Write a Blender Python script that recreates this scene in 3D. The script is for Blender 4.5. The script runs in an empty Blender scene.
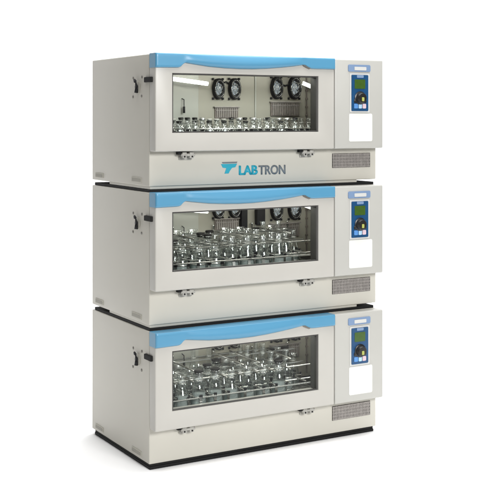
import bpy, bmesh, math, random
from mathutils import Vector, Matrix
random.seed(7)
PI = math.pi
S = bpy.context.scene
COL = S.collection

# ------------------------------------------------------------------ sizes (metres)
W, D = 1.300, 0.715          # cabinet width, depth
H, G = 0.6204, 0.0277        # cabinet height, dark plinth below it
P = 0.0634                   # door thickness (stands proud of the cabinet front)
PITCH = H + G
DOOR_X = 0.9965              # door / control panel seam
DOOR_BOT = -0.456            # door underside, measured down from the cabinet top
CH = (0.05, 1.135, 0.35, -0.062, -0.446)   # chamber: x0, x1, back y, top, floor
TRAY_Z = -0.402


def zt(t):                   # height above the plinth's underside from a drop below the cabinet top
    return PITCH + t


# ------------------------------------------------------------------ materials
def mat(name):
    m = bpy.data.materials.new(name)
    m.use_nodes = True
    nt = m.node_tree
    return m, nt, nt.nodes["Principled BSDF"]


def surf(name, col, rough=0.45, metal=0.0, var=0.04, vscale=9.0, bump=0.0, bscale=350.0, coat=0.0, spec=0.5):
    m, nt, b = mat(name)
    tc = nt.nodes.new("ShaderNodeTexCoord")
    n = nt.nodes.new("ShaderNodeTexNoise")
    n.inputs["Scale"].default_value = vscale
    n.inputs["Detail"].default_value = 5
    nt.links.new(tc.outputs["Object"], n.inputs["Vector"])
    r = nt.nodes.new("ShaderNodeValToRGB")
    a = [max(0, c * (1 - var)) for c in col]
    z = [min(1, c * (1 + var)) for c in col]
    r.color_ramp.elements[0].position = 0.3
    r.color_ramp.elements[1].position = 0.7
    r.color_ramp.elements[0].color = (*a, 1)
    r.color_ramp.elements[1].color = (*z, 1)
    nt.links.new(n.outputs["Fac"], r.inputs["Fac"])
    nt.links.new(r.outputs["Color"], b.inputs["Base Color"])
    mr = nt.nodes.new("ShaderNodeMapRange")
    mr.inputs["To Min"].default_value = rough * 0.88
    mr.inputs["To Max"].default_value = min(1, rough * 1.12)
    nt.links.new(n.outputs["Fac"], mr.inputs["Value"])
    nt.links.new(mr.outputs["Result"], b.inputs["Roughness"])
    b.inputs["Metallic"].default_value = metal
    b.inputs["Coat Weight"].default_value = coat
    b.inputs["Specular IOR Level"].default_value = spec
    if bump:
        n2 = nt.nodes.new("ShaderNodeTexNoise")
        n2.inputs["Scale"].default_value = bscale
        n2.inputs["Detail"].default_value = 2
        nt.links.new(tc.outputs["Object"], n2.inputs["Vector"])
        bp = nt.nodes.new("ShaderNodeBump")
        bp.inputs["Strength"].default_value = bump
        bp.inputs["Distance"].default_value = 0.001
        nt.links.new(n2.outputs["Fac"], bp.inputs["Height"])
        nt.links.new(bp.outputs["Normal"], b.inputs["Normal"])
    return m


def thin_glass(name, tint, gloss_rough=0.03, base=0.04, edge=0.8, power=3.0, gcol=(0.95, 0.97, 0.97)):
    m = bpy.data.materials.new(name)
    m.use_nodes = True
    nt = m.node_tree
    nt.nodes.clear()
    out = nt.nodes.new("ShaderNodeOutputMaterial")
    mix = nt.nodes.new("ShaderNodeMixShader")
    tr = nt.nodes.new("ShaderNodeBsdfTransparent")
    tr.inputs["Color"].default_value = (*tint, 1)
    gl = nt.nodes.new("ShaderNodeBsdfGlossy")
    gl.inputs["Color"].default_value = (*gcol, 1)
    gl.inputs["Roughness"].default_value = gloss_rough
    lw = nt.nodes.new("ShaderNodeLayerWeight")
    lw.inputs["Blend"].default_value = 0.5
    pw = nt.nodes.new("ShaderNodeMath")
    pw.operation = "POWER"
    pw.inputs[1].default_value = power
    nt.links.new(lw.outputs["Facing"], pw.inputs[0])
    ma = nt.nodes.new("ShaderNodeMath")
    ma.operation = "MULTIPLY_ADD"
    ma.inputs[1].default_value = edge
    ma.inputs[2].default_value = base
    nt.links.new(pw.outputs[0], ma.inputs[0])
    nt.links.new(ma.outputs[0], mix.inputs["Fac"])
    nt.links.new(tr.outputs[0], mix.inputs[1])
    nt.links.new(gl.outputs[0], mix.inputs[2])
    nt.links.new(mix.outputs[0], out.inputs["Surface"])
    return m


def emit(name, col, strength):
    m, nt, b = mat(name)
    b.inputs["Base Color"].default_value = (0.9, 0.9, 0.9, 1)
    b.inputs["Emission Color"].default_value = (*col, 1)
    b.inputs["Emission Strength"].default_value = strength
    return m


M = {}
M["paint"] = surf("ivory_powder_coat", (0.50, 0.482, 0.425), 0.42, var=0.022, vscale=2.6, bump=0.10, bscale=420)
M["door"] = surf("ivory_moulded_door", (0.445, 0.431, 0.396), 0.36, var=0.016, vscale=4.0, bump=0.05, bscale=300)
M["panel"] = surf("ivory_panel", (0.425, 0.42, 0.39), 0.38, var=0.016, vscale=4.0, bump=0.05, bscale=300)
M["blue"] = surf("blue_plastic", (0.078, 0.255, 0.405), 0.32, var=0.012, vscale=1.5)
M["black"] = surf("black_rubber", (0.008, 0.008, 0.008), 0.7, var=0.2, spec=0.25)
M["darkgap"] = surf("dark_gasket", (0.05, 0.048, 0.045), 0.7, var=0.2)
M["steel"] = surf("brushed_steel", (0.62, 0.62, 0.60), 0.24, metal=1.0, var=0.06, vscale=30)
M["hinge"] = surf("cast_hinge_metal", (0.36, 0.35, 0.32), 0.6, metal=0.1, var=0.1, vscale=40)
M["liner"] = surf("chamber_liner", (0.40, 0.385, 0.325), 0.38, metal=0.15, var=0.05, vscale=5)
M["linerlight"] = surf("chamber_panel", (0.44, 0.445, 0.40), 0.36, metal=0.15, var=0.04, vscale=5)
M["mirrorsteel"] = surf("polished_steel", (0.55, 0.55, 0.52), 0.14, metal=1.0, var=0.05, vscale=12)
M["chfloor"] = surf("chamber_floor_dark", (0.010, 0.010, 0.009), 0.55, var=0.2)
M["tray"] = surf("tray_metal", (0.42, 0.42, 0.40), 0.32, metal=0.8, var=0.12, vscale=25)
M["fanblack"] = surf("fan_black", (0.010, 0.010, 0.012), 0.5, var=0.15, spec=0.3)
M["fanblade"] = surf("fan_blade", (0.66, 0.74, 0.84), 0.4, var=0.08, vscale=40)
M["retgrille"] = surf("return_grille", (0.21, 0.18, 0.165), 0.5, metal=0.2, var=0.15, vscale=30)
M["slat"] = surf("vent_slat", (0.33, 0.305, 0.285), 0.45, metal=0.2, var=0.12, vscale=60)
M["slatback"] = surf("vent_backing", (0.07, 0.065, 0.06), 0.7, var=0.2)
M["plateblue"] = surf("name_plate_blue", (0.165, 0.245, 0.385), 0.35, var=0.03)
M["white"] = surf("white_label", (0.70, 0.705, 0.67), 0.4, var=0.008)
M["halo"] = surf("pale_bezel", (0.53, 0.53, 0.51), 0.35, var=0.01)
M["navy"] = surf("navy_keypad", (0.009, 0.060, 0.155), 0.3, var=0.08, vscale=25)
M["lcd"] = surf("green_screen", (0.042, 0.092, 0.013), 0.25, var=0.12, vscale=60)
M["knob"] = surf("knob_black", (0.012, 0.011, 0.010), 0.35, var=0.1)
M["yellow"] = surf("yellow_green_mark", (0.36, 0.38, 0.09), 0.4, var=0.05)
M["paleblue"] = surf("pale_blue_button", (0.42, 0.64, 0.86), 0.4, var=0.05)
M["midblue"] = surf("blue_button", (0.09, 0.26, 0.58), 0.4, var=0.05)
M["pink"] = surf("pale_pink_button", (0.62, 0.47, 0.52), 0.4, var=0.05)
M["teal"] = surf("teal_ink", (0.010, 0.31, 0.42), 0.5, var=0.02)
M["ink"] = surf("grey_ink", (0.125, 0.15, 0.17), 0.5, var=0.02)
M["recess"] = surf("recess_plate", (0.44, 0.425, 0.365), 0.5, var=0.05)
M["recess2"] = surf("recess_inner", (0.30, 0.285, 0.245), 0.55, var=0.06)
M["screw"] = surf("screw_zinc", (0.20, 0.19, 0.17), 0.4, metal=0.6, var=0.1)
M["pane"] = thin_glass("window_glass", (0.95, 0.965, 0.955), 0.0, base=0.008, edge=0.5, power=5.0)
M["glass"] = thin_glass("flask_glass", (0.955, 0.965, 0.96), 0.05, base=0.16, edge=0.80, power=2.0)
M["foil"] = surf("foil_cap", (0.70, 0.70, 0.69), 0.34, metal=0.9, var=0.1, vscale=60, bump=0.6, bscale=160)
M["foam"] = surf("foam_stopper", (0.68, 0.67, 0.62), 0.8, var=0.06, vscale=60)
M["rubber"] = surf("rubber_stopper", (0.010, 0.009, 0.009), 0.5, var=0.2, spec=0.25)
M["sheet"] = surf("white_paper", (0.90, 0.90, 0.90), 0.9, var=0.003, vscale=1.0, spec=0.1)
M["tube"] = emit("reflection_glow", (1.0, 0.99, 0.95), 3.2)  # glow imitating a ceiling light's reflection
M["filltube"] = emit("fill_tube_glow", (1.0, 0.985, 0.94), 21.0)  # emission of the added, unseen fill tube
# liquid: thin tinted body, half clear, half milky
m = bpy.data.materials.new("pale_medium")
m.use_nodes = True
nt = m.node_tree
nt.nodes.clear()
o_ = nt.nodes.new("ShaderNodeOutputMaterial")
mx = nt.nodes.new("ShaderNodeMixShader")
mx.inputs["Fac"].default_value = 0.42
t_ = nt.nodes.new("ShaderNodeBsdfTransparent")
t_.inputs["Color"].default_value = (0.84, 0.90, 0.89, 1)
p_ = nt.nodes.new("ShaderNodeBsdfPrincipled")
p_.inputs["Base Color"].default_value = (0.84, 0.91, 0.90, 1)
p_.inputs["Roughness"].default_value = 0.15
nt.links.new(t_.outputs[0], mx.inputs[1])
nt.links.new(p_.outputs[0], mx.inputs[2])
nt.links.new(mx.outputs[0], o_.inputs["Surface"])
M["medium"] = m


# ------------------------------------------------------------------ mesh helpers
def link(name, bm, material, parent=None, smooth=False, loc=(0, 0, 0)):
    bmesh.ops.recalc_face_normals(bm, faces=bm.faces[:])
    me = bpy.data.meshes.new(name)
    bm.to_mesh(me)
    bm.free()
    mats = material if isinstance(material, (list, tuple)) else [material]
    for k in mats:
        me.materials.append(M[k])
    if smooth:
        for p in me.polygons:
            p.use_smooth = True
        if smooth == "auto":
            me.set_sharp_from_angle(angle=math.radians(40))
    ob = bpy.data.objects.new(name, me)
    ob.location = loc
    COL.objects.link(ob)
    if parent:
        ob.parent = parent
    return ob


def thing(name, label, cat, loc=(0, 0, 0), group=None):
    e = bpy.data.objects.new(name, None)
    e.empty_display_size = 0.1
    e.location = loc
    COL.objects.link(e)
    e["label"] = label
    e["category"] = cat
    if group:
        e["group"] = group
    return e


def box(bm, x0, x1, y0, y1, z0, z1, bev=0.0, seg=2, mi=0):
    t = bmesh.new()
    bmesh.ops.create_cube(t, size=1)
    for v in t.verts:
        v.co = Vector(((x0 + x1) / 2 + v.co.x * (x1 - x0), (y0 + y1) / 2 + v.co.y * (y1 - y0), (z0 + z1) / 2 + v.co.z * (z1 - z0)))
    if bev:
        bmesh.ops.bevel(t, geom=t.edges[:], offset=bev, segments=seg, profile=0.5, affect="EDGES")
    merge(bm, t, mi)


def merge(bm, t, mi=0, mtx=None):
    if mtx is not None:
        bmesh.ops.transform(t, matrix=mtx, verts=t.verts[:])
    bmesh.ops.recalc_face_normals(t, faces=t.faces[:])
    vm = {v: bm.verts.new(v.co) for v in t.verts}
    for f in t.faces:
        try:
            nf = bm.faces.new([vm[v] for v in f.verts])
            nf.material_index = mi
            nf.smooth = f.smooth
        except ValueError:
            pass
    t.free()


def prism_xz(bm, pts, y0, y1, bev=0.0, mi=0):
    t = bmesh.new()
    a = [t.verts.new((x, y0, z)) for x, z in pts]
    b = [t.verts.new((x, y1, z)) for x, z in pts]
    fr = t.faces.new(a)
    t.faces.new(b[::-1])
    n = len(pts)
    for i in range(n):
        t.faces.new((a[i], b[i], b[(i + 1) % n], a[(i + 1) % n]))
    if bev:
        bmesh.ops.bevel(t, geom=fr.edges[:], offset=bev, segments=2, profile=0.5, affect="EDGES")
    merge(bm, t, mi)


def rrect(x0, x1, z0, z1, r, n=5):
    out = []
    for cx, cz, a0 in ((x1 - r, z1 - r, 0), (x0 + r, z1 - r, 90), (x0 + r, z0 + r, 180), (x1 - r, z0 + r, 270)):
        for k in range(n + 1):
            a = math.radians(a0 + 90 * k / n)
            out.append((cx + r * math.cos(a), cz + r * math.sin(a)))
    return out


def tube(bm, pts, r, n=7, closed=False, mi=0):
    pts = [Vector(p) for p in pts]
    L = len(pts)
    rings = []
    up = Vector((0, 0, 1))
    for i, p in enumerate(pts):
        a = pts[(i - 1) % L] if (closed or i > 0) else p
        b = pts[(i + 1) % L] if (closed or i < L - 1) else p
        d = (b - a).normalized()
        u = up if abs(d.dot(up)) < 0.95 else Vector((1, 0, 0))
        s = d.cross(u).normalized()
        q = s.cross(d).normalized()
        rings.append([bm.verts.new(p + s * r * math.cos(2 * PI * k / n) + q * r * math.sin(2 * PI * k / n)) for k in range(n)])
    for i in range(L if closed else L - 1):
        A, B = rings[i], rings[(i + 1) % L]
        for k in range(n):
            f = bm.faces.new((A[k], A[(k + 1) % n], B[(k + 1) % n], B[k]))
            f.material_index = mi
            f.smooth = True
    if not closed:
        bm.faces.new(rings[0][::-1]).material_index = mi
        bm.faces.new(rings[-1]).material_index = mi


def lathe(bm, prof, n=24, c=(0, 0, 0), cap=True, mtx=None):
    t = bmesh.new()
    rings = []
    for r, z in prof:
        if r < 1e-5:
            rings.append([t.verts.new((0, 0, z))])
        else:
            rings.append([t.verts.new((r * math.cos(2 * PI * k / n), r * math.sin(2 * PI * k / n), z)) for k in range(n)])
    for A, B in zip(rings, rings[1:]):
        for k in range(n):
            j = (k + 1) % n
            if len(A) == 1:
                f = t.faces.new((A[0], B[k], B[j]))
            elif len(B) == 1:
                f = t.faces.new((A[k], A[j], B[0]))
            else:
                f = t.faces.new((A[k], A[j], B[j], B[k]))
            f.smooth = True
    for v in t.verts:
        v.co += Vector(c)
    merge(bm, t, 0, mtx)


FRONT = Matrix.Rotation(PI / 2, 4, "X")      # lathe axis +z -> -y (towards the viewer)
LEFTWARD = Matrix.Rotation(-PI / 2, 4, "Y")  # lathe axis +z -> -x


# ------------------------------------------------------------------ the incubator (built once)
def build_incubator():
    t = thing("shaking_incubator", "x", "incubator", (0, 0, 0), "stacked shaking incubators")
    # ---- cabinet: one shell with the chamber cut into its front
    bm = bmesh.new()
    x0, x1, yb, ct, cf = CH
    X = (0, x0 - .002, x1 + .002, W)
    Z = (G, zt(cf) - .002, zt(ct) + .002, PITCH)
    g = [[bm.verts.new((x, 0, z)) for z in Z] for x in X]
    for i in range(3):
        for j in range(3):
            if (i, j) != (1, 1):
                bm.faces.new((g[i][j], g[i + 1][j], g[i + 1][j + 1], g[i][j + 1]))
    hole = [g[1][1], g[2][1], g[2][2], g[1][2]]
    inn = [bm.verts.new((v.co.x, yb + .004, v.co.z)) for v in hole]
    for k in range(4):
        bm.faces.new((hole[k], hole[(k + 1) % 4], inn[(k + 1) % 4], inn[k]))
    bm.faces.new(inn)
    rim = [g[i][0] for i in range(4)] + [g[3][j] for j in range(1, 4)] + [g[i][3] for i in (2, 1, 0)] + [g[0][2], g[0][1]]
    back = [bm.verts.new((v.co.x, D, v.co.z)) for v in rim]
    n = len(rim)
    for k in range(n):
        bm.faces.new((rim[k], rim[(k + 1) % n], back[(k + 1) % n], back[k]))
    bm.faces.new(back)
    bmesh.ops.recalc_face_normals(bm, faces=bm.faces[:])
    ed = []
    for e in bm.edges:
        cnt = 0
        for v in e.verts:
            pass
        a, b = e.verts[0].co, e.verts[1].co
        on = lambda ax, val: abs(a[ax] - val) < 1e-6 and abs(b[ax] - val) < 1e-6
        cnt = (on(0, 0) or on(0, W)) + (on(1, 0) or on(1, D)) + (on(2, G) or on(2, PITCH))
        if cnt >= 2:
            ed.append(e)
    bmesh.ops.bevel(bm, geom=ed, offset=0.005, segments=3, profile=0.5, affect="EDGES")
    link("cabinet", bm, "paint", t, smooth="auto")

    # ---- dark plinth
    bm = bmesh.new()
    box(bm, 0.006, W - 0.010, 0.006, D - 0.02, 0.0, .0145, 0.003)
    link("plinth", bm, "black", t)
    bm = bmesh.new()
    box(bm, 0.008, 1.185, 0.009, 0.50, .0140, G + .001, 0.003)
    link("base_flange", bm, "paint", t)

    # ---- chamber liner (open to the front)
    ch = bmesh.new()
    z0, z1 = zt(cf), zt(ct)
    q = lambda pts, mi: setattr(ch.faces.new([ch.verts.new(p) for p in pts]), "material_index", mi)
    q([(x0, yb, z0), (x1, yb, z0), (x1, yb, z1), (x0, yb, z1)], 0)
    q([(x0, .001, z0), (x0, yb, z0), (x0, yb, z1), (x0, .001, z1)], 1)
    q([(x1, .001, z0), (x1, yb, z0), (x1, yb, z1), (x1, .001, z1)], 1)
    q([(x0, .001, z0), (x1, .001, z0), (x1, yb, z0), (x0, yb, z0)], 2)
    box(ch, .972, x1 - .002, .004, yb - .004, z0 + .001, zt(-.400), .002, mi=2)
    q([(x0, .001, z1), (x1, .001, z1), (x1, yb, z1), (x0, yb, z1)], 0)
    c = link("chamber", ch, ["liner", "mirrorsteel", "chfloor"], t)
    bm = bmesh.new()
    box(bm, x0 + .003, 0.432, yb - .006, yb - .001, z0 + .05, z1 - .003, 0.001)
    link("wall_panel", bm, "linerlight", c)
    bm = bmesh.new()                      # seam bead and corner strip on the rear wall
    box(bm, 0.766, 0.775, yb - .006, yb - .001, z0 + .05, z1 - .003, 0.002)
    link("seam_bead", bm, "linerlight", c)
    bm = bmesh.new()
    box(bm, 1.086, 1.092, yb - .008, yb - .001, z0 + .06, z1 - .006, 0.001, mi=1)
    for k in range(6):
        box(bm, 1.082, 1.096, yb - .010, yb - .002, z1 - .05 - k * .045, z1 - .038 - k * .045, 0.002, mi=1)
    link("shelf_strip", bm, ["linerlight", "retgrille"], c)
    bm = bmesh.new()
    tube(bm, [(.338, yb - .03, zt(-.205)), (.338, yb - .03, zt(-.245))], .0022)
    tube(bm, [(.338, yb - .03, zt(-.242)), (.338, yb - .03, zt(-.275))], .0062)
    tube(bm, [(.338, yb - .03, zt(-.207)), (.338, yb - .002, zt(-.200))], .0022)
    link("temperature_probe", bm, "fanblack", c)

    # ---- two glowing bars standing in for a ceiling light reflected in the door glass
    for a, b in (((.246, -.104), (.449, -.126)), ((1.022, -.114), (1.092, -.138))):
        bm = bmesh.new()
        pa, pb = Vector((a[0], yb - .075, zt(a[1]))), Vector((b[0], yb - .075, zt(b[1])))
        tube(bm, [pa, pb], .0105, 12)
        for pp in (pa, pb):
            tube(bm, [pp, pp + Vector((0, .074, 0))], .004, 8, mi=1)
        link("reflection_bar", bm, ["tube", "liner"], t)
    bm = bmesh.new()  # glowing tube hidden above the window, added to brighten the flasks
    tube(bm, [(.16, .045, zt(ct) - .012), (1.04, .045, zt(ct) - .012)], .0085, 12)
    link("added_fill_tube", bm, "filltube", t)

    # ---- fans: oval guards on the rear wall
    for fx, fz, rx, rz in ((.545, -.149, .033, .054), (.640, -.148, .034, .056), (.896, -.139, .036, .060), (1.008, -.137, .039, .063)):
        root = bmesh.new()
        yf = yb - .002
        N = 36
        prof = [(1.0, 0.0), (1.0, .020), (.94, .024), (.66, .022), (.60, .016), (.60, .006)]
        rings = [[root.verts.new((fx + rx * s * math.cos(2 * PI * k / N), yf - d, zt(fz) + rz * s * math.sin(2 * PI * k / N))) for k in range(N)] for s, d in prof]
        for A, B in zip(rings, rings[1:]):
            for k in range(N):
                f = root.faces.new((A[k], A[(k + 1) % N], B[(k + 1) % N], B[k]))
                f.smooth = True
        root.faces.new(rings[-1])
        for sx in (-1, 1):                       # mounting ears at the corners
            for sz in (-1, 1):
                box(root, fx + sx * rx * .86 - .005, fx + sx * rx * .86 + .005, yf - .010, yf, zt(fz) + sz * rz * .93 - .006, zt(fz) + sz * rz * .93 + .006, .002)
        fan = link("fan", root, "fanblack", t, smooth="auto")
        bm = bmesh.new()
        lathe(bm, [(.585, -.0005), (.58, .0), (.30, .0), (.30, .010), (.22, .014), (0, .015)], 24)
        for k in range(7):
            a0 = 2 * PI * k / 7
            vs = []
            for rr, da, dz in ((.27, -.25, .002), (.60, -.40, .001), (.60, .18, .009), (.27, .25, .009)):
                vs.append(bm.verts.new((rr * math.cos(a0 + da), rr * math.sin(a0 + da), dz)))
            bm.faces.new(vs)
        for v in bm.verts:
            v.co = Vector((fx + v.co.x * rx, yf - .007 - v.co.z, zt(fz) + v.co.y * rz))
        link("fan_blades", bm, "fanblade", fan)
        bm = bmesh.new()
        for s in (.45, .80):
            tube(bm, [(fx + rx * s * math.cos(2 * PI * k / 24), yf - .027, zt(fz) + rz * s * math.sin(2 * PI * k / 24)) for k in range(24)], .0011, 5, True)
        for k in range(3):
            a = PI * k / 3 + .3
            tube(bm, [(fx - rx * .95 * math.cos(a), yf - .0265, zt(fz) - rz * .95 * math.sin(a)), (fx + rx * .95 * math.cos(a), yf - .0265, zt(fz) + rz * .95 * math.sin(a))], .0010, 5)
        link("fan_guard", bm, "steel", fan)
    bm = bmesh.new()                              # cable bridge between the right pair
    tube(bm, [(.925, yb - .012, zt(-.122)), (.95, yb - .012, zt(-.128)), (.975, yb - .012, zt(-.120))], .005)
    link("fan_cable", bm, "fanblack", t)
    bm = bmesh.new()
    tube(bm, [(.572, yb - .012, zt(-.118)), (.59, yb - .012, zt(-.112)), (.605, yb - .012, zt(-.122))], .004)
    link("fan_cable", bm, "fanblack", t)

    # ---- return air grilles under the fans
    for gx0, gx1, gz1, gz0 in ((.527, .663, -.243, -.302), (.863, 1.040, -.215, -.290)):
        bm = bmesh.new()
        box(bm, gx0, gx1, yb - .010, yb - .001, zt(gz0), zt(gz1), .002, mi=0)
        k = gx0 + .008
        while k < gx1 - .008:
            box(bm, k, k + .0045, yb - .015, yb - .009, zt(gz0) + .006, zt(gz1) - .006, 0, mi=1)
            k += .011
        box(bm, gx0 + .002, gx1 - .002, yb - .017, yb - .009, zt(gz1) - .020, zt(gz1) - .016, 0, mi=1)
        box(bm, gx0 - .008, gx1 + .006, yb - .019, yb - .001, zt(gz1) - .003, zt(gz1) + .003, .001, mi=1)
        link("return_grille", bm, ["retgrille", "slat"], t)

    # ---- shaker tray
    bm = bmesh.new()
    tz = zt(TRAY_Z)
    box(bm, .062, .962, .006, .338, tz - .008, tz, .002)
    box(bm, .060, .964, .004, .012, tz - .022, tz + .010, .002)
    box(bm, .060, .964, .334, .342, tz - .022, tz + .010, .002)
    box(bm, .058, .066, .006, .340, tz - .022, tz + .010, .002)
    box(bm, .958, .966, .006, .340, tz - .022, tz + .010, .002)
    box(bm, .15, .88, .08, .27, zt(cf) + .002, tz - .008, .004)
    for i in range(30):
        for j in range(10):
            lathe(bm, [(.0001, .0), (.006, .0005), (.006, .0012), (.0, .0013)], 8, (.085 + i * .0295, .030 + j * .0315, tz))
    tr = link("shaker_tray", bm, "tray", t)
    bm = bmesh.new()
    tube(bm, [(.062, .006, zt(-.352)), (.962, .006, zt(-.352))], .0026, 8)
    for k in range(7):
        tube(bm, [(.064 + k * .1495, .008, tz + .006), (.064 + k * .1495, .008, zt(-.353))], .0022, 6)
    link("guard_rail", bm, "steel", tr)

    # ---- door with its window opening
    bm = bmesh.new()
    wx0, wx1, wz1, wz0 = .090, .900, zt(-.0905), zt(-.369)
    dx0, dx1, dz0, dz1 = .002, DOOR_X, zt(DOOR_BOT), zt(-.012)
    o = [bm.verts.new(p) for p in ((dx0, -P, dz0), (dx1, -P, dz0), (dx1, -P, dz1), (dx0, -P, dz1))]
    i_ = [bm.verts.new(p) for p in ((wx0, -P, wz0), (wx1, -P, wz0), (wx1, -P, wz1), (wx0, -P, wz1))]
    ob_ = [bm.verts.new((v.co.x, -.002, v.co.z)) for v in o]
    ib_ = [bm.verts.new((v.co.x, -.002, v.co.z)) for v in i_]
    fronts = []
    for k in range(4):
        j = (k + 1) % 4
        bm.faces.new((o[k], o[j], i_[j], i_[k]))
        bm.faces.new((ob_[k], ib_[k], ib_[j], ob_[j]))
        bm.faces.new((o[k], ob_[k], ob_[j], o[j]))
        bm.faces.new((i_[k], i_[j], ib_[j], ib_[k]))
    bm.edges.ensure_lookup_table()
    eo = [e for e in bm.edges if all(v in o for v in e.verts)] + [e for e in bm.edges if (e.verts[0] in o and e.verts[1] in ob_) or (e.verts[1] in o and e.verts[0] in ob_)]
    ei = [e for e in bm.edges if all(v in i_ for v in e.verts)]
    bmesh.ops.bevel(bm, geom=eo, offset=.007, segments=4, profile=0.5, affect="EDGES")
    ei = [e for e in ei if e.is_valid]
    bmesh.ops.bevel(bm, geom=ei, offset=.004, segments=2, profile=0.5, affect="EDGES")
    door = link("door", bm, "door", t, smooth="auto")
    bm = bmesh.new()                              # gasket set back in the opening
    for a in ((wx0 + .0005, wx0 + .006, wz0, wz1), (wx1 - .010, wx1 - .0005, wz0, wz1)):
        box(bm, a[0], a[1], -P + .0045, -P + .022 if a[0] < .5 else -.003, a[2] + .0005, a[3] - .0005, .0015)
    box(bm, wx0 + .006, wx1 - .010, -P + .0045, -.020, wz1 - .006, wz1 - .0005, .0015)
    box(bm, wx0 + .006, wx1 - .010, -P + .0045, -P + .018, wz0 + .0005, wz0 + .006, .0015)
    link("window_gasket", bm, "darkgap", door)
    bm = bmesh.new()
    box(bm, wx0 + .003, wx1 - .004, -P + .012, -P + .016, wz0 + .003, wz1 - .003)
    link("window_pane", bm, "pane", door)

    # ---- blue top trim with its curved grip
    low = [(0, -.0655), (.118, -.0635), (.130, -.059), (.143, -.046), (.154, -.0405), (.20, -.0465), (.28, -.056), (.36, -.061), (.44, -.0632), (.52, -.0625),
           (.60, -.0580), (.68, -.0510), (.75, -.0430), (.800, -.0360), (.815, -.0365), (.832, -.046), (.850, -.0525), (.870, -.0535), (DOOR_X, -.0530)]

    def lowz(x):
        for (a, za), (b, zb) in zip(low, low[1:]):
            if x <= b:
                return za + (zb - za) * (x - a) / (b - a)
        return low[-1][1]
    xs = sorted(set([0, .003, .007] + [round(.012 + k * .012, 4) for k in range(82)] + [.130, .136, .143, .149, .154, .800, .815, .832, .850, DOOR_X - .004, DOOR_X]))
    bm = bmesh.new()
    rows = []
    yF = -P - .012
    for x in xs:
        e = min(x, DOOR_X - x)
        er = .006 * max(0, 1 - e / .007) ** 2           # rounded ends
        s = min(1, max(0, (x - .135) / .05)) * min(1, max(0, (.815 - x) / .05))
        s = s * s * (3 - 2 * s)
        lens = s * max(0, math.sin(PI * min(1, max(0, (x - .12) / .70)))) ** .7
        zb, zt_ = zt(lowz(x)), zt(.002)
        col = [(x, -.003, zt_)]
        for k, tt in enumerate((0.0, .05, .14, .28, .42, .56, .70, .84, .93, .985, 1.0)):
            edge = .004 * (max(0, 1 - tt / .1) ** 2 + max(0, (tt - .92) / .08) ** 2)
            y = yF + er + edge - lens * .013 * math.sin(PI * min(1, tt ** 1.5)) ** .8 if tt > 0 else yF + er + edge
            col.append((x, y, zt_ + (zb - zt_) * tt))
        col.append((x, -.003 if lens < .02 else -.003, zb))
        rows.append([bm.verts.new(p) for p in col])
    for A, B in zip(rows, rows[1:]):
        for k in range(len(A)):
            j = (k + 1) % len(A)
            f = bm.faces.new((A[k], A[j], B[j], B[k]))
            f.smooth = True
    bm.faces.new(rows[0])
    bm.faces.new(rows[-1][::-1])
    link("door_handle", bm, "blue", door, smooth="auto")

    bm = bmesh.new()  # dark wedge in the notch at the grip's right end
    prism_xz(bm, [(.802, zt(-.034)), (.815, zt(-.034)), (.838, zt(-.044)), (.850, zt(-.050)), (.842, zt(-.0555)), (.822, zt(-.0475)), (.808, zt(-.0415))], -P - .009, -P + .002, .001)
    link("handle_notch_wedge", bm, "screw", door)

    # ---- hinges under the door
    for hx in (.150, .824):
        bm = bmesh.new()
        hz = zt(-.466)
        box(bm, hx + .002, hx + .070, -.006, .004, hz - .032, hz - .002, .002)                       # leaf on the cabinet
        box(bm, hx + .006, hx + .030, -.034, -.006, hz - .024, hz + .006, .004)
        box(bm, hx + .044, hx + .068, -.034, -.006, hz - .024, hz + .006, .004)
        tube(bm, [(hx, -.026, hz - .008), (hx + .074, -.026, hz - .008)], .0070, 12)
        h = link("hinge", bm, "hinge", t, smooth="auto")
        for sx in (.017, .037, .057):
            bm = bmesh.new()
            lathe(bm, [(.0, .0), (.004, .0), (.004, .003), (0, .0035)], 10, (0, 0, 0), mtx=Matrix.Translation((hx + sx, -.0061 if sx == .037 else -.0341, hz - .016)) @ FRONT)
            link("hinge_screw", bm, "black", h)
        bm = bmesh.new()
        box(bm, hx - .018, hx + .002, -.034, -.010, hz - .006, hz + .0095, .002)
        link("hinge_stop", bm, "black", h)

    # ---- control panel to the right of the door
    bm = bmesh.new()
    box(bm, DOOR_X + .0025, W, -P, -.002, zt(DOOR_BOT), zt(0), .007, 4)
    cp = link("control_panel", bm, "panel", t, smooth="auto")
    f = -P
    bm = bmesh.new()
    prism_xz(bm, rrect(1.079, 1.217, zt(-.0625), zt(-.0270), .006), f - .004, f + .002, .0015)
    link("name_plate", bm, "plateblue", cp)
    bm = bmesh.new()
    prism_xz(bm, rrect(1.116, 1.190, zt(-.0555), zt(-.0375), .003), f - .006, f - .003, .0005)
    link("name_label", bm, "halo", cp)
    bm = bmesh.new()
    prism_xz(bm, rrect(1.088, 1.212, zt(-.272), zt(-.071), .006), f - .003, f + .002, .001)
    link("bezel", bm, "halo", cp)
    bm = bmesh.new()
    prism_xz(bm, rrect(1.098, 1.202, zt(-.264), zt(-.079), .004), f - .006, f - .002, .0015)
    link("keypad", bm, "navy", cp)
    bm = bmesh.new()
    prism_xz(bm, rrect(1.130, 1.172, zt(-.094), zt(-.080), .004), f - .0075, f - .0055, .0004)
    link("badge", bm, "plateblue", cp)
    bm = bmesh.new()
    prism_xz(bm, rrect(1.116, 1.182, zt(-.150), zt(-.102), .003), f - .0075, f - .0055, .0004)
    link("display_screen", bm, "lcd", cp)
    bm = bmesh.new()
    lathe(bm, [(.0, .0), (.034, .0), (.034, .004), (.029, .006), (.026, .022), (.023, .026), (0, .027)], 32, mtx=Matrix.Translation((1.150, f - .0055, zt(-.197))) @ FRONT)
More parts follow.
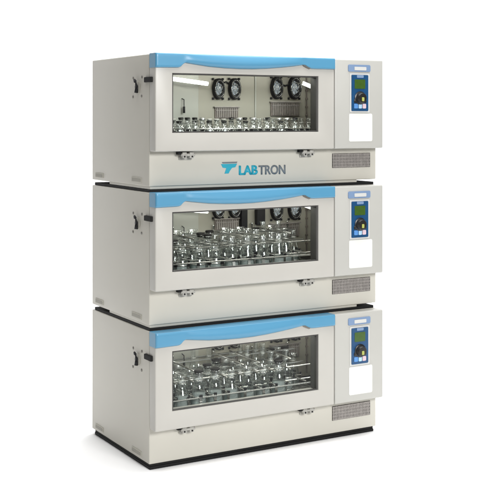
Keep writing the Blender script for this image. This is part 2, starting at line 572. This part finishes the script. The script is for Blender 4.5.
    prism_xz(bm, rrect(1.112, 1.188, zt(-.222), zt(-.204), .004), f - .009, f - .0055, .001)
    link("control_knob", bm, "knob", cp, smooth="auto")
    bm = bmesh.new()
    prism_xz(bm, rrect(1.143, 1.157, zt(-.214), zt(-.194), .003), f - .0345, f - .031, .001)
    link("knob_mark", bm, "yellow", cp)
    for bx0, bx1, mm in ((1.112, 1.136, "midblue"), (1.140, 1.160, "paleblue"), (1.164, 1.186, "pink")):
        bm = bmesh.new()
        prism_xz(bm, rrect(bx0, bx1, zt(-.251), zt(-.227), .004), f - .009, f - .0055, .001)
        link("button", bm, mm, cp)
    bm = bmesh.new()
    prism_xz(bm, rrect(1.085, 1.230, zt(-.420), zt(-.277), .008), f - .002, f + .002, .0006)
    link("blank_label", bm, "white", cp)

    # ---- vent grille low on the cabinet front
    bm = bmesh.new()
    gx0, gx1, gz1, gz0 = 1.024, 1.262, zt(-.482), zt(-.556)
    box(bm, gx0, gx1, -.002, .003, gz0, gz1, .0008, mi=1)
    k = gx0 + .003
    while k < gx1 - .006:
        box(bm, k, k + .0052, -.006, -.0015, gz0 + .002, gz1 - .002, 0, mi=0)
        k += .0092
    for j in range(5):
        zz = gz0 + .004 + j * (gz1 - gz0 - .011) / 4
        box(bm, gx0 + .001, gx1 - .001, -.0048, -.001, zz, zz + .003, 0, mi=0)
    link("vent_grille", bm, ["slat", "slatback"], t)

    # ---- left side: cable port, stop block, carrying recesses
    bm = bmesh.new()
    lathe(bm, [(.0, .0), (.030, .0), (.030, .003), (.026, .005), (0, .006)], 28, mtx=Matrix.Translation((.001, .128, zt(-.152))) @ LEFTWARD)
    port = link("cable_port", bm, "recess", t, smooth="auto")
    bm = bmesh.new()
    tube(bm, [(-.012, .140, zt(-.128)), (-.018, .128, zt(-.118)), (-.018, .116, zt(-.124)), (-.016, .114, zt(-.140)), (-.012, .124, zt(-.152)), (-.010, .128, zt(-.160))], .0052, 8)
    tube(bm, [(-.006, .126, zt(-.150)), (-.012, .124, zt(-.180))], .0085, 10)
    tube(bm, [(.0, .128, zt(-.152)), (-.012, .128, zt(-.152))], .011, 12)
    link("port_plug", bm, "fanblack", port)
    for yy, zz in ((.183, -.108), (.081, -.106), (.186, -.198), (.085, -.196)):
        bm = bmesh.new()
        lathe(bm, [(0, 0), (.0072, 0), (.0066, .003), (0, .0045)], 14, mtx=Matrix.Translation((.0005, yy, zt(zz))) @ LEFTWARD)
        link("screw", bm, "screw", port)
    bm = bmesh.new()
    box(bm, -.010, .014, -.036, .040, zt(-.133), zt(-.108), .003)
    link("door_stop", bm, "black", t)
    for y0, y1 in ((.085, .200), (.560, .665)):
        bm = bmesh.new()
        box(bm, -.003, .002, y0, y1, zt(-.606), zt(-.582), .0015, mi=0)
        box(bm, -.0042, .0, y0 + .008, y1 - .008, zt(-.602), zt(-.587), .0005, mi=1)
        link("carrying_recess", bm, ["recess", "recess2"], t)
    return t


def copy_tree(o, parent=None):
    kids = [k for k in COL.objects if k.parent == o]
    c = o.copy()
    COL.objects.link(c)
    if parent:
        c.parent = parent
    for k in kids:
        copy_tree(k, c)
    return c


def child(o, name):
    return [k for k in COL.objects if k.parent == o and k.name.split(".")[0] == name]


base = build_incubator()
base.location = (0, 0, 2 * PITCH)
mid = copy_tree(base)
mid.location = (0, 0, PITCH)
low_ = copy_tree(base)
low_.location = (0, 0, 0)
base["label"] = "topmost ivory incubator, the one with teal and grey lettering below its door"
mid["label"] = "middle ivory incubator of the stack, between the lettered one and the bottom one"
low_["label"] = "bottom ivory incubator of the stack, standing on the white floor"

for ob in child(low_, "base_flange"):            # the bottom base is black all through
    ob.data = ob.data.copy()
    ob.data.materials[0] = M["black"]
    for v in ob.data.vertices:
        if v.co.y > .4:
            v.co.y += D - .023 - .50
        if v.co.x > 1.1:
            v.co.x += W - .012 - 1.185

# the middle cabinet's left fan pair and grille sit higher, with dark ducts beside them
for nm in ("fan", "return_grille"):
    for ob in child(mid, nm):
        xs_ = sum(v.co.x for v in ob.data.vertices) / len(ob.data.vertices)
        if xs_ < .75:
            ob.location.z += .068 if nm == "return_grille" else .03
for dx0, dx1, zb in ((.672, .708, -.235), (.765, .815, -.215)):
    bm = bmesh.new()
    box(bm, dx0, dx1, .318, .349, zt(zb), zt(-.064), .004)
    link("air_duct", bm, "fanblack", mid)


# ------------------------------------------------------------------ lettering on the top cabinet
def text_mesh(s, x0, x1, z0, z1, fat):
    cu = bpy.data.curves.new("letters", "FONT")
    cu.body = s
    cu.offset = 0.012
    cu.resolution_u = 6
    tmp = bpy.data.objects.new("letters", cu)
    COL.objects.link(tmp)
    dg = bpy.context.evaluated_depsgraph_get()
    me = bpy.data.meshes.new_from_object(tmp.evaluated_get(dg))
    bpy.data.objects.remove(tmp)
    xs = [v.co.x for v in me.vertices]
    ys = [v.co.y for v in me.vertices]
    bm = bmesh.new()
    for k, (dx, dz) in enumerate(((-1, 0), (1, 0), (0, 0), (-.5, .5), (.5, -.5))):
        t = bmesh.new()
        t.from_mesh(me)
        for v in t.verts:
            v.co = Vector((x0 + fat + (v.co.x - min(xs)) / (max(xs) - min(xs)) * (x1 - x0 - 2 * fat) + dx * fat, -.0010 - k * .00012,
                           z0 + fat / 2 + (v.co.y - min(ys)) / (max(ys) - min(ys)) * (z1 - z0 - fat) + dz * fat))
        ext = bmesh.ops.extrude_face_region(t, geom=t.faces[:])
        for g_ in ext["geom"]:
            if isinstance(g_, bmesh.types.BMVert):
                g_.co.y += .0016 + k * .0001
        merge(bm, t)
    bpy.data.meshes.remove(me)
    return bm


ob = link("lettering", text_mesh("LAB", .477, .584, zt(-.5785), zt(-.5315), .0026), "teal", base)
ob["label"] = "teal letters LAB"
ob = link("lettering", text_mesh("TRON", .588, .744, zt(-.5800), zt(-.5330), .0015), "ink", base)
ob["label"] = "dark grey letters TRON"
bm = bmesh.new()
prism_xz(bm, [(.379, zt(-.5225)), (.468, zt(-.5220)), (.458, zt(-.5390)), (.440, zt(-.5420)), (.428, zt(-.5560)), (.421, zt(-.5690)), (.398, zt(-.5690)), (.408, zt(-.5430)), (.388, zt(-.5400))], -.0013, .0005)
link("emblem", bm, "teal", base)
bm = bmesh.new()
prism_xz(bm, [(.383, zt(-.5130)), (.470, zt(-.5125)), (.465, zt(-.5195)), (.388, zt(-.5200))], -.0012, .0005)
link("emblem_bar", bm, "ink", base)

# ------------------------------------------------------------------ flasks and clamps


def neck(r, h):
    return max(.012, r * (.36 if h > .19 or h < .12 else .40 if .155 < h < .163 else .52))


def flask_profile(r, h):
    nr = neck(r, h)
    body = [(0, .0015), (r * .80, .0)]
    for k in range(1, 13):                       # rounded body running into the neck
        u = k / 12
        rr = nr + (r - nr) * (1 - u ** 2.2) if u > .18 else r * (.86 + .14 * math.sin(u / .18 * PI / 2))
        body.append((rr, h * .68 * u))
    return body + [(nr * .97, h * .76), (nr, h * .94), (nr * 1.22, h * .975), (nr * 1.22, h), (nr * .95, h)]


def flask_proto(r, h, stop, fill):
    t = thing("conical_flask", "x", "flask")
    bm = bmesh.new()
    lathe(bm, flask_profile(r, h), 24)
    link("glass_body", bm, "glass", t)
    nr = neck(r, h)
    if fill:
        hh = h * fill
        rt = nr + (r - nr) * (1 - (hh / (h * .68)) ** 2.2)
        bm = bmesh.new()
        lathe(bm, [(0, .004), (r * .78, .003), (r * .90, .010), (r * .95, .020), (min(r * .95, (rt + r) * .49), hh * .6), (rt * .965, hh), (0, hh)], 24)
        link("liquid", bm, "medium", t)
    if stop:
        bm = bmesh.new()
        if stop == "foil":
            lathe(bm, [(nr * 1.32, h * .90), (nr * 1.42, h * .94), (nr * 1.33, h * 1.0), (nr * 1.20, h * 1.03), (0, h * 1.035)], 14)
        else:
            lathe(bm, [(0, h * .93), (nr * .92, h * .93), (nr * .97, h), (nr * 1.12, h * 1.005), (nr * 1.16, h * 1.045), (nr * .9, h * 1.065), (0, h * 1.07)], 16)
        link("stopper", bm, stop, t)
    return t


def clamp_mesh(r, h):
    bm = bmesh.new()
    N = 20
    ring = lambda rr, z, w: tube(bm, [(rr * math.cos(2 * PI * k / N), rr * math.sin(2 * PI * k / N), z) for k in range(N)], w, 6, True)
    box(bm, -r * .7, r * .7, -.008, .008, .0005, .0022)
    box(bm, -.008, .008, -r * .7, r * .7, .0006, .0024)
    zs = h * .34
    rs = neck(r, h) + (r - neck(r, h)) * (1 - .5 ** 2.2)
    ring(rs + .004, zs, .0026)
    ring(r + .003, .010, .0018)
    ring(neck(r, h) + .003, h * .80, .0018)
    for q_ in range(4):
        a = PI / 4 + q_ * PI / 2
        pts = [(r * .6, .002), (r + .003, .003), (r + .006, .012), (r + .004, .024), (rs + .006, zs), (rs + .008, zs + .012)]
        pr = [(x * math.cos(a), x * math.sin(a), z) for x, z in pts]
        ta = Vector((-math.sin(a), math.cos(a), 0))
        for A, B in zip(pr, pr[1:]):
            A, B = Vector(A), Vector(B)
            w = .0065
            n_ = (B - A).cross(ta).normalized() * .0008
            vs = [bm.verts.new(p) for p in (A - ta * w + n_, A + ta * w + n_, B + ta * w + n_, B - ta * w + n_, A - ta * w - n_, A + ta * w - n_, B + ta * w - n_, B - ta * w - n_)]
            for fi in ((0, 1, 2, 3), (7, 6, 5, 4), (0, 4, 5, 1), (2, 6, 7, 3), (1, 5, 6, 2), (0, 3, 7, 4)):
                bm.faces.new([vs[i] for i in fi])
        px, pz = rs + .006, zs + .003
        t = bmesh.new()
        box(t, px - .001, px + .006, -.008, .008, pz - .008, pz + .011, .0015)
        merge(bm, t, 1, Matrix.Rotation(a, 4, "Z"))
    return bm


def shade_auto(ob):
    pass


ORD = ["first", "second", "third", "fourth", "fifth", "sixth", "seventh", "eighth", "ninth", "tenth", "eleventh"]


def spring_mesh(L):
    """a tension spring of length L along +x: closely wound coils with hooks at the ends"""
    bm = bmesh.new()
    n = 7
    m_ = int(L / .0034)
    prev = None
    for k in range(m_ + 1):
        x = L * k / m_
        r = .0015 if k in (0, 1, m_ - 1, m_) else (.0046 if k % 2 else .0031)
        ring_ = [bm.verts.new((x, r * math.cos(2 * PI * q_ / n), r * math.sin(2 * PI * q_ / n))) for q_ in range(n)]
        if prev:
            for q_ in range(n):
                bm.faces.new((prev[q_], prev[(q_ + 1) % n], ring_[(q_ + 1) % n], ring_[q_]))
        prev = ring_
    return bm


def spring_rack(inc, xs_, ys_, levels):
    """steel springs strung crosswise between the flasks, held by corner posts"""
    tray = child(inc, "shaker_tray")[0]
    a = b = None
    for lv in levels:
        for y in ys_:
            if (y < .05 and lv > -.33) or (lv > -.25 and (y < .1 or .15 < y < .2)):
                continue
            if a is None:
                c = a = link("tension_spring", spring_mesh(.894), "steel", tray)
            else:
                c = a.copy()
                COL.objects.link(c)
            c.parent = tray
            c.location = (.066, y, zt(lv))
        for q_, x in enumerate(xs_):
            if lv > -.25 and q_ not in (1, 4, 5, 7) or lv > -.33 and q_ in (2, 8):
                continue
            if b is None:
                c = b = link("tension_spring", spring_mesh(.330), "steel", tray)
            else:
                c = b.copy()
                COL.objects.link(c)
            c.parent = tray
            c.location = (x, .007, zt(lv) + .009)
            c.rotation_euler = (0, random.uniform(-.03, .03), PI / 2 + random.uniform(-.02, .02))
    p0 = None
    for x in (.066, .2835, .513, .742, .960):
        for y in (.008, .336):
            if y < .1 and .1 < x < .9:
                continue
            if p0 is None:
                bm = bmesh.new()
                lathe(bm, [(0, 0), (.0045, 0), (.0045, .192), (.006, .194), (.006, .200), (0, .201)], 10)
                c = p0 = link("rack_post", bm, "steel", tray)
            else:
                c = p0.copy()
                COL.objects.link(c)
            c.parent = tray
            c.location = (x, y, zt(TRAY_Z))


def load(inc, where, cols, rowys, kinds, pick, skip, size_word, group):
    tray = child(inc, "shaker_tray")[0]
    z = inc.location.z + zt(TRAY_Z)
    protos = {}
    clamps = {}
    rows = ("front row", "second row", "third row", "back row")
    for j, y in enumerate(rowys):
        n = cols
        for i in range(n):
            step = (.918 - .102) / (cols - 1)
            x = .102 + step * i + random.uniform(-.003, .003)
            if (i, j) in skip:
                continue
            k = pick(i, j)
            if k not in protos:
                f = flask_proto(*kinds[k])
                protos[k] = f
            else:
                f = copy_tree(protos[k])
            f.location = (x, y, z + .0026)
            f.rotation_euler = (0, 0, random.uniform(0, 6.28))
            f["group"] = group
            look = {"foil": "foil-capped", "foam": "pale-stoppered", "rubber": "dark-stoppered", None: "open-necked"}[kinds[k][2]]
            posn = "leftmost" if i == 0 else "rightmost" if (i + 1, j) in skip or i == n - 1 else ORD[i] + " from left"
            f["label"] = "%s %s conical flask, %s in %s, %s incubator" % (size_word, look, posn, rows[j], where)
            if k not in clamps:
                c = clamps[k] = link("flask_clamp", clamp_mesh(kinds[k][0], kinds[k][1]), ["steel", "fanblack"], tray)
            else:
                c = clamps[k].copy()
                COL.objects.link(c)
            c.parent = tray
            c.location = (x, y, zt(TRAY_Z))
            c.rotation_euler = (0, 0, random.choice((0, .35, -.3, .6)))


ROWS = (.056, .137, .213, .289)
rnd = random.Random(11)
SMALL = [(.033, .098, None, .22), (.033, .098, "foil", .22), (.033, .096, "rubber", .22), (.033, .090, "foam", .3), (.035, .080, "rubber", .3)]
load(base, "topmost", 11, ROWS, SMALL, lambda i, j: rnd.choice((0, 0, 0, 1, 2, 3, 4)), (), "small", "small flasks in the topmost incubator")
BIG = [(.0375, .166, None, .26), (.0370, .158, "foam", .30), (.0365, .215, None, .22), (.0370, .165, "rubber", .30), (.0370, .152, "foil", .26), (.0400, .135, None, .36), (.0400, .148, "rubber", .30), (.0390, .186, None, .30), (.0360, .160, None, .24)]
load(mid, "middle", 10, ROWS, BIG, lambda i, j: rnd.choice((5, 5, 8, 0, 5, 4, 8)) if j == 0 else rnd.choice((0, 8, 7, 0, 3, 5, 6)) if j == 1 else rnd.choice((0, 7, 8, 2, 7, 2, 3, 4, 8)), {(9, 0), (8, 0), (9, 1)}, "tall", "tall flasks in the middle incubator")
MED = [(.0375, .165, None, .28), (.0370, .160, "foam", .28), (.0365, .235, None, .22), (.0370, .172, "rubber", .28), (.0370, .158, "foil", .28), (.0400, .168, "rubber", .42), (.0400, .160, None, .40), (.0390, .205, None, .30), (.0360, .162, None, .26)]
load(low_, "bottom", 10, ROWS, MED, lambda i, j: rnd.choice((6, 5, 5, 0, 6, 5)) if j == 0 else rnd.choice((0, 8, 7, 0, 3, 8)) if j == 1 else rnd.choice((0, 7, 2, 2, 7, 8, 3, 4)), {(9, 0), (8, 0), (9, 1)}, "stout", "stout flasks in the bottom incubator")
for inc in (mid, low_):
    for ob in child(child(inc, "shaker_tray")[0], "guard_rail"):
        bpy.data.objects.remove(ob)
GX = [.102 + .09067 * (k + .5) for k in range(-0, 9)]
spring_rack(mid, GX, (.012, .0965, .175, .251, .330), (-.345, -.285, -.240))
spring_rack(low_, GX, (.012, .0965, .175, .251, .330), (-.345, -.275, -.222))

# ------------------------------------------------------------------ white seamless floor and backdrop
bm = bmesh.new()
prof = [(-2.6, 0), (-1, 0), (2, 0), (4.0, 0)]
R_ = 1.6
for k in range(1, 17):
    a = PI / 2 * k / 16
    prof.append((4.0 + R_ * math.sin(a), R_ - R_ * math.cos(a)))
prof += [(4.0 + R_, 3.0), (4.0 + R_, 6.0)]
cols_ = [[bm.verts.new((x, y, z)) for y, z in prof] for x in (-5, 0, 5, 12)]
for A, B in zip(cols_, cols_[1:]):
    for k in range(len(A) - 1):
        f = bm.faces.new((A[k], B[k], B[k + 1], A[k + 1]))
        f.smooth = True
bd = link("floor", bm, "sheet")
bd["kind"] = "structure"

# ------------------------------------------------------------------ studio lamps


def area(name, loc, target, sx, sy, power, col=(1, 1, 1)):
    l = bpy.data.lights.new(name, "AREA")
    l.shape = "RECTANGLE"
    l.size, l.size_y = sx, sy
    l.energy = power
    l.color = col
    o = bpy.data.objects.new(name, l)
    o.location = loc
    o.rotation_euler = (Vector(target) - Vector(loc)).to_track_quat("-Z", "Y").to_euler()
    COL.objects.link(o)
    return o


area("overhead_softbox", (1.2, -0.3, 5.2), (0.9, 0.1, 0), 5.0, 4.0, 400)
area("front_softbox", (0.5, -7.0, 3.5), (0.65, 0, 0.9), 2.4, 1.6, 440)
area("floor_softbox", (-2.2, 1.6, 4.6), (-1.9, 1.0, 0), 2.4, 3.0, 20)
area("backdrop_softbox", (4.2, 2.4, 5.4), (4.6, 5.0, 1.2), 9.0, 1.2, 400)

w = bpy.data.worlds.new("World")
S.world = w
w.use_nodes = True
bg = w.node_tree.nodes["Background"]
bg.inputs["Color"].default_value = (1.0, 0.98, 0.95, 1)
bg.inputs["Strength"].default_value = 0.10

# ------------------------------------------------------------------ camera
cam = bpy.data.cameras.new("camera")
cam.sensor_width = 36
cam.lens = 1121.18 / 500 * 36
cam.shift_x = (250 - 267.71) / 500
cam.shift_y = (117.52 - 250) / 500
cam.clip_start = .05
cam.clip_end = 200
co = bpy.data.objects.new("camera", cam)
co.location = (-2.1742, -4.7866, 3 * PITCH - .2974)
co.rotation_euler = (PI / 2, 0, -.5317)
COL.objects.link(co)
S.camera = co

S.view_settings.view_transform = "Standard"
S.view_settings.look = "None"
S.view_settings.exposure = 0
S.view_settings.gamma = 1
S.cycles.use_denoising = True
S.cycles.max_bounces = 10
S.cycles.transparent_max_bounces = 40
S.cycles.glossy_bounces = 4
S.cycles.sample_clamp_indirect = 6
S.cycles.caustics_reflective = False
S.cycles.caustics_refractive = False
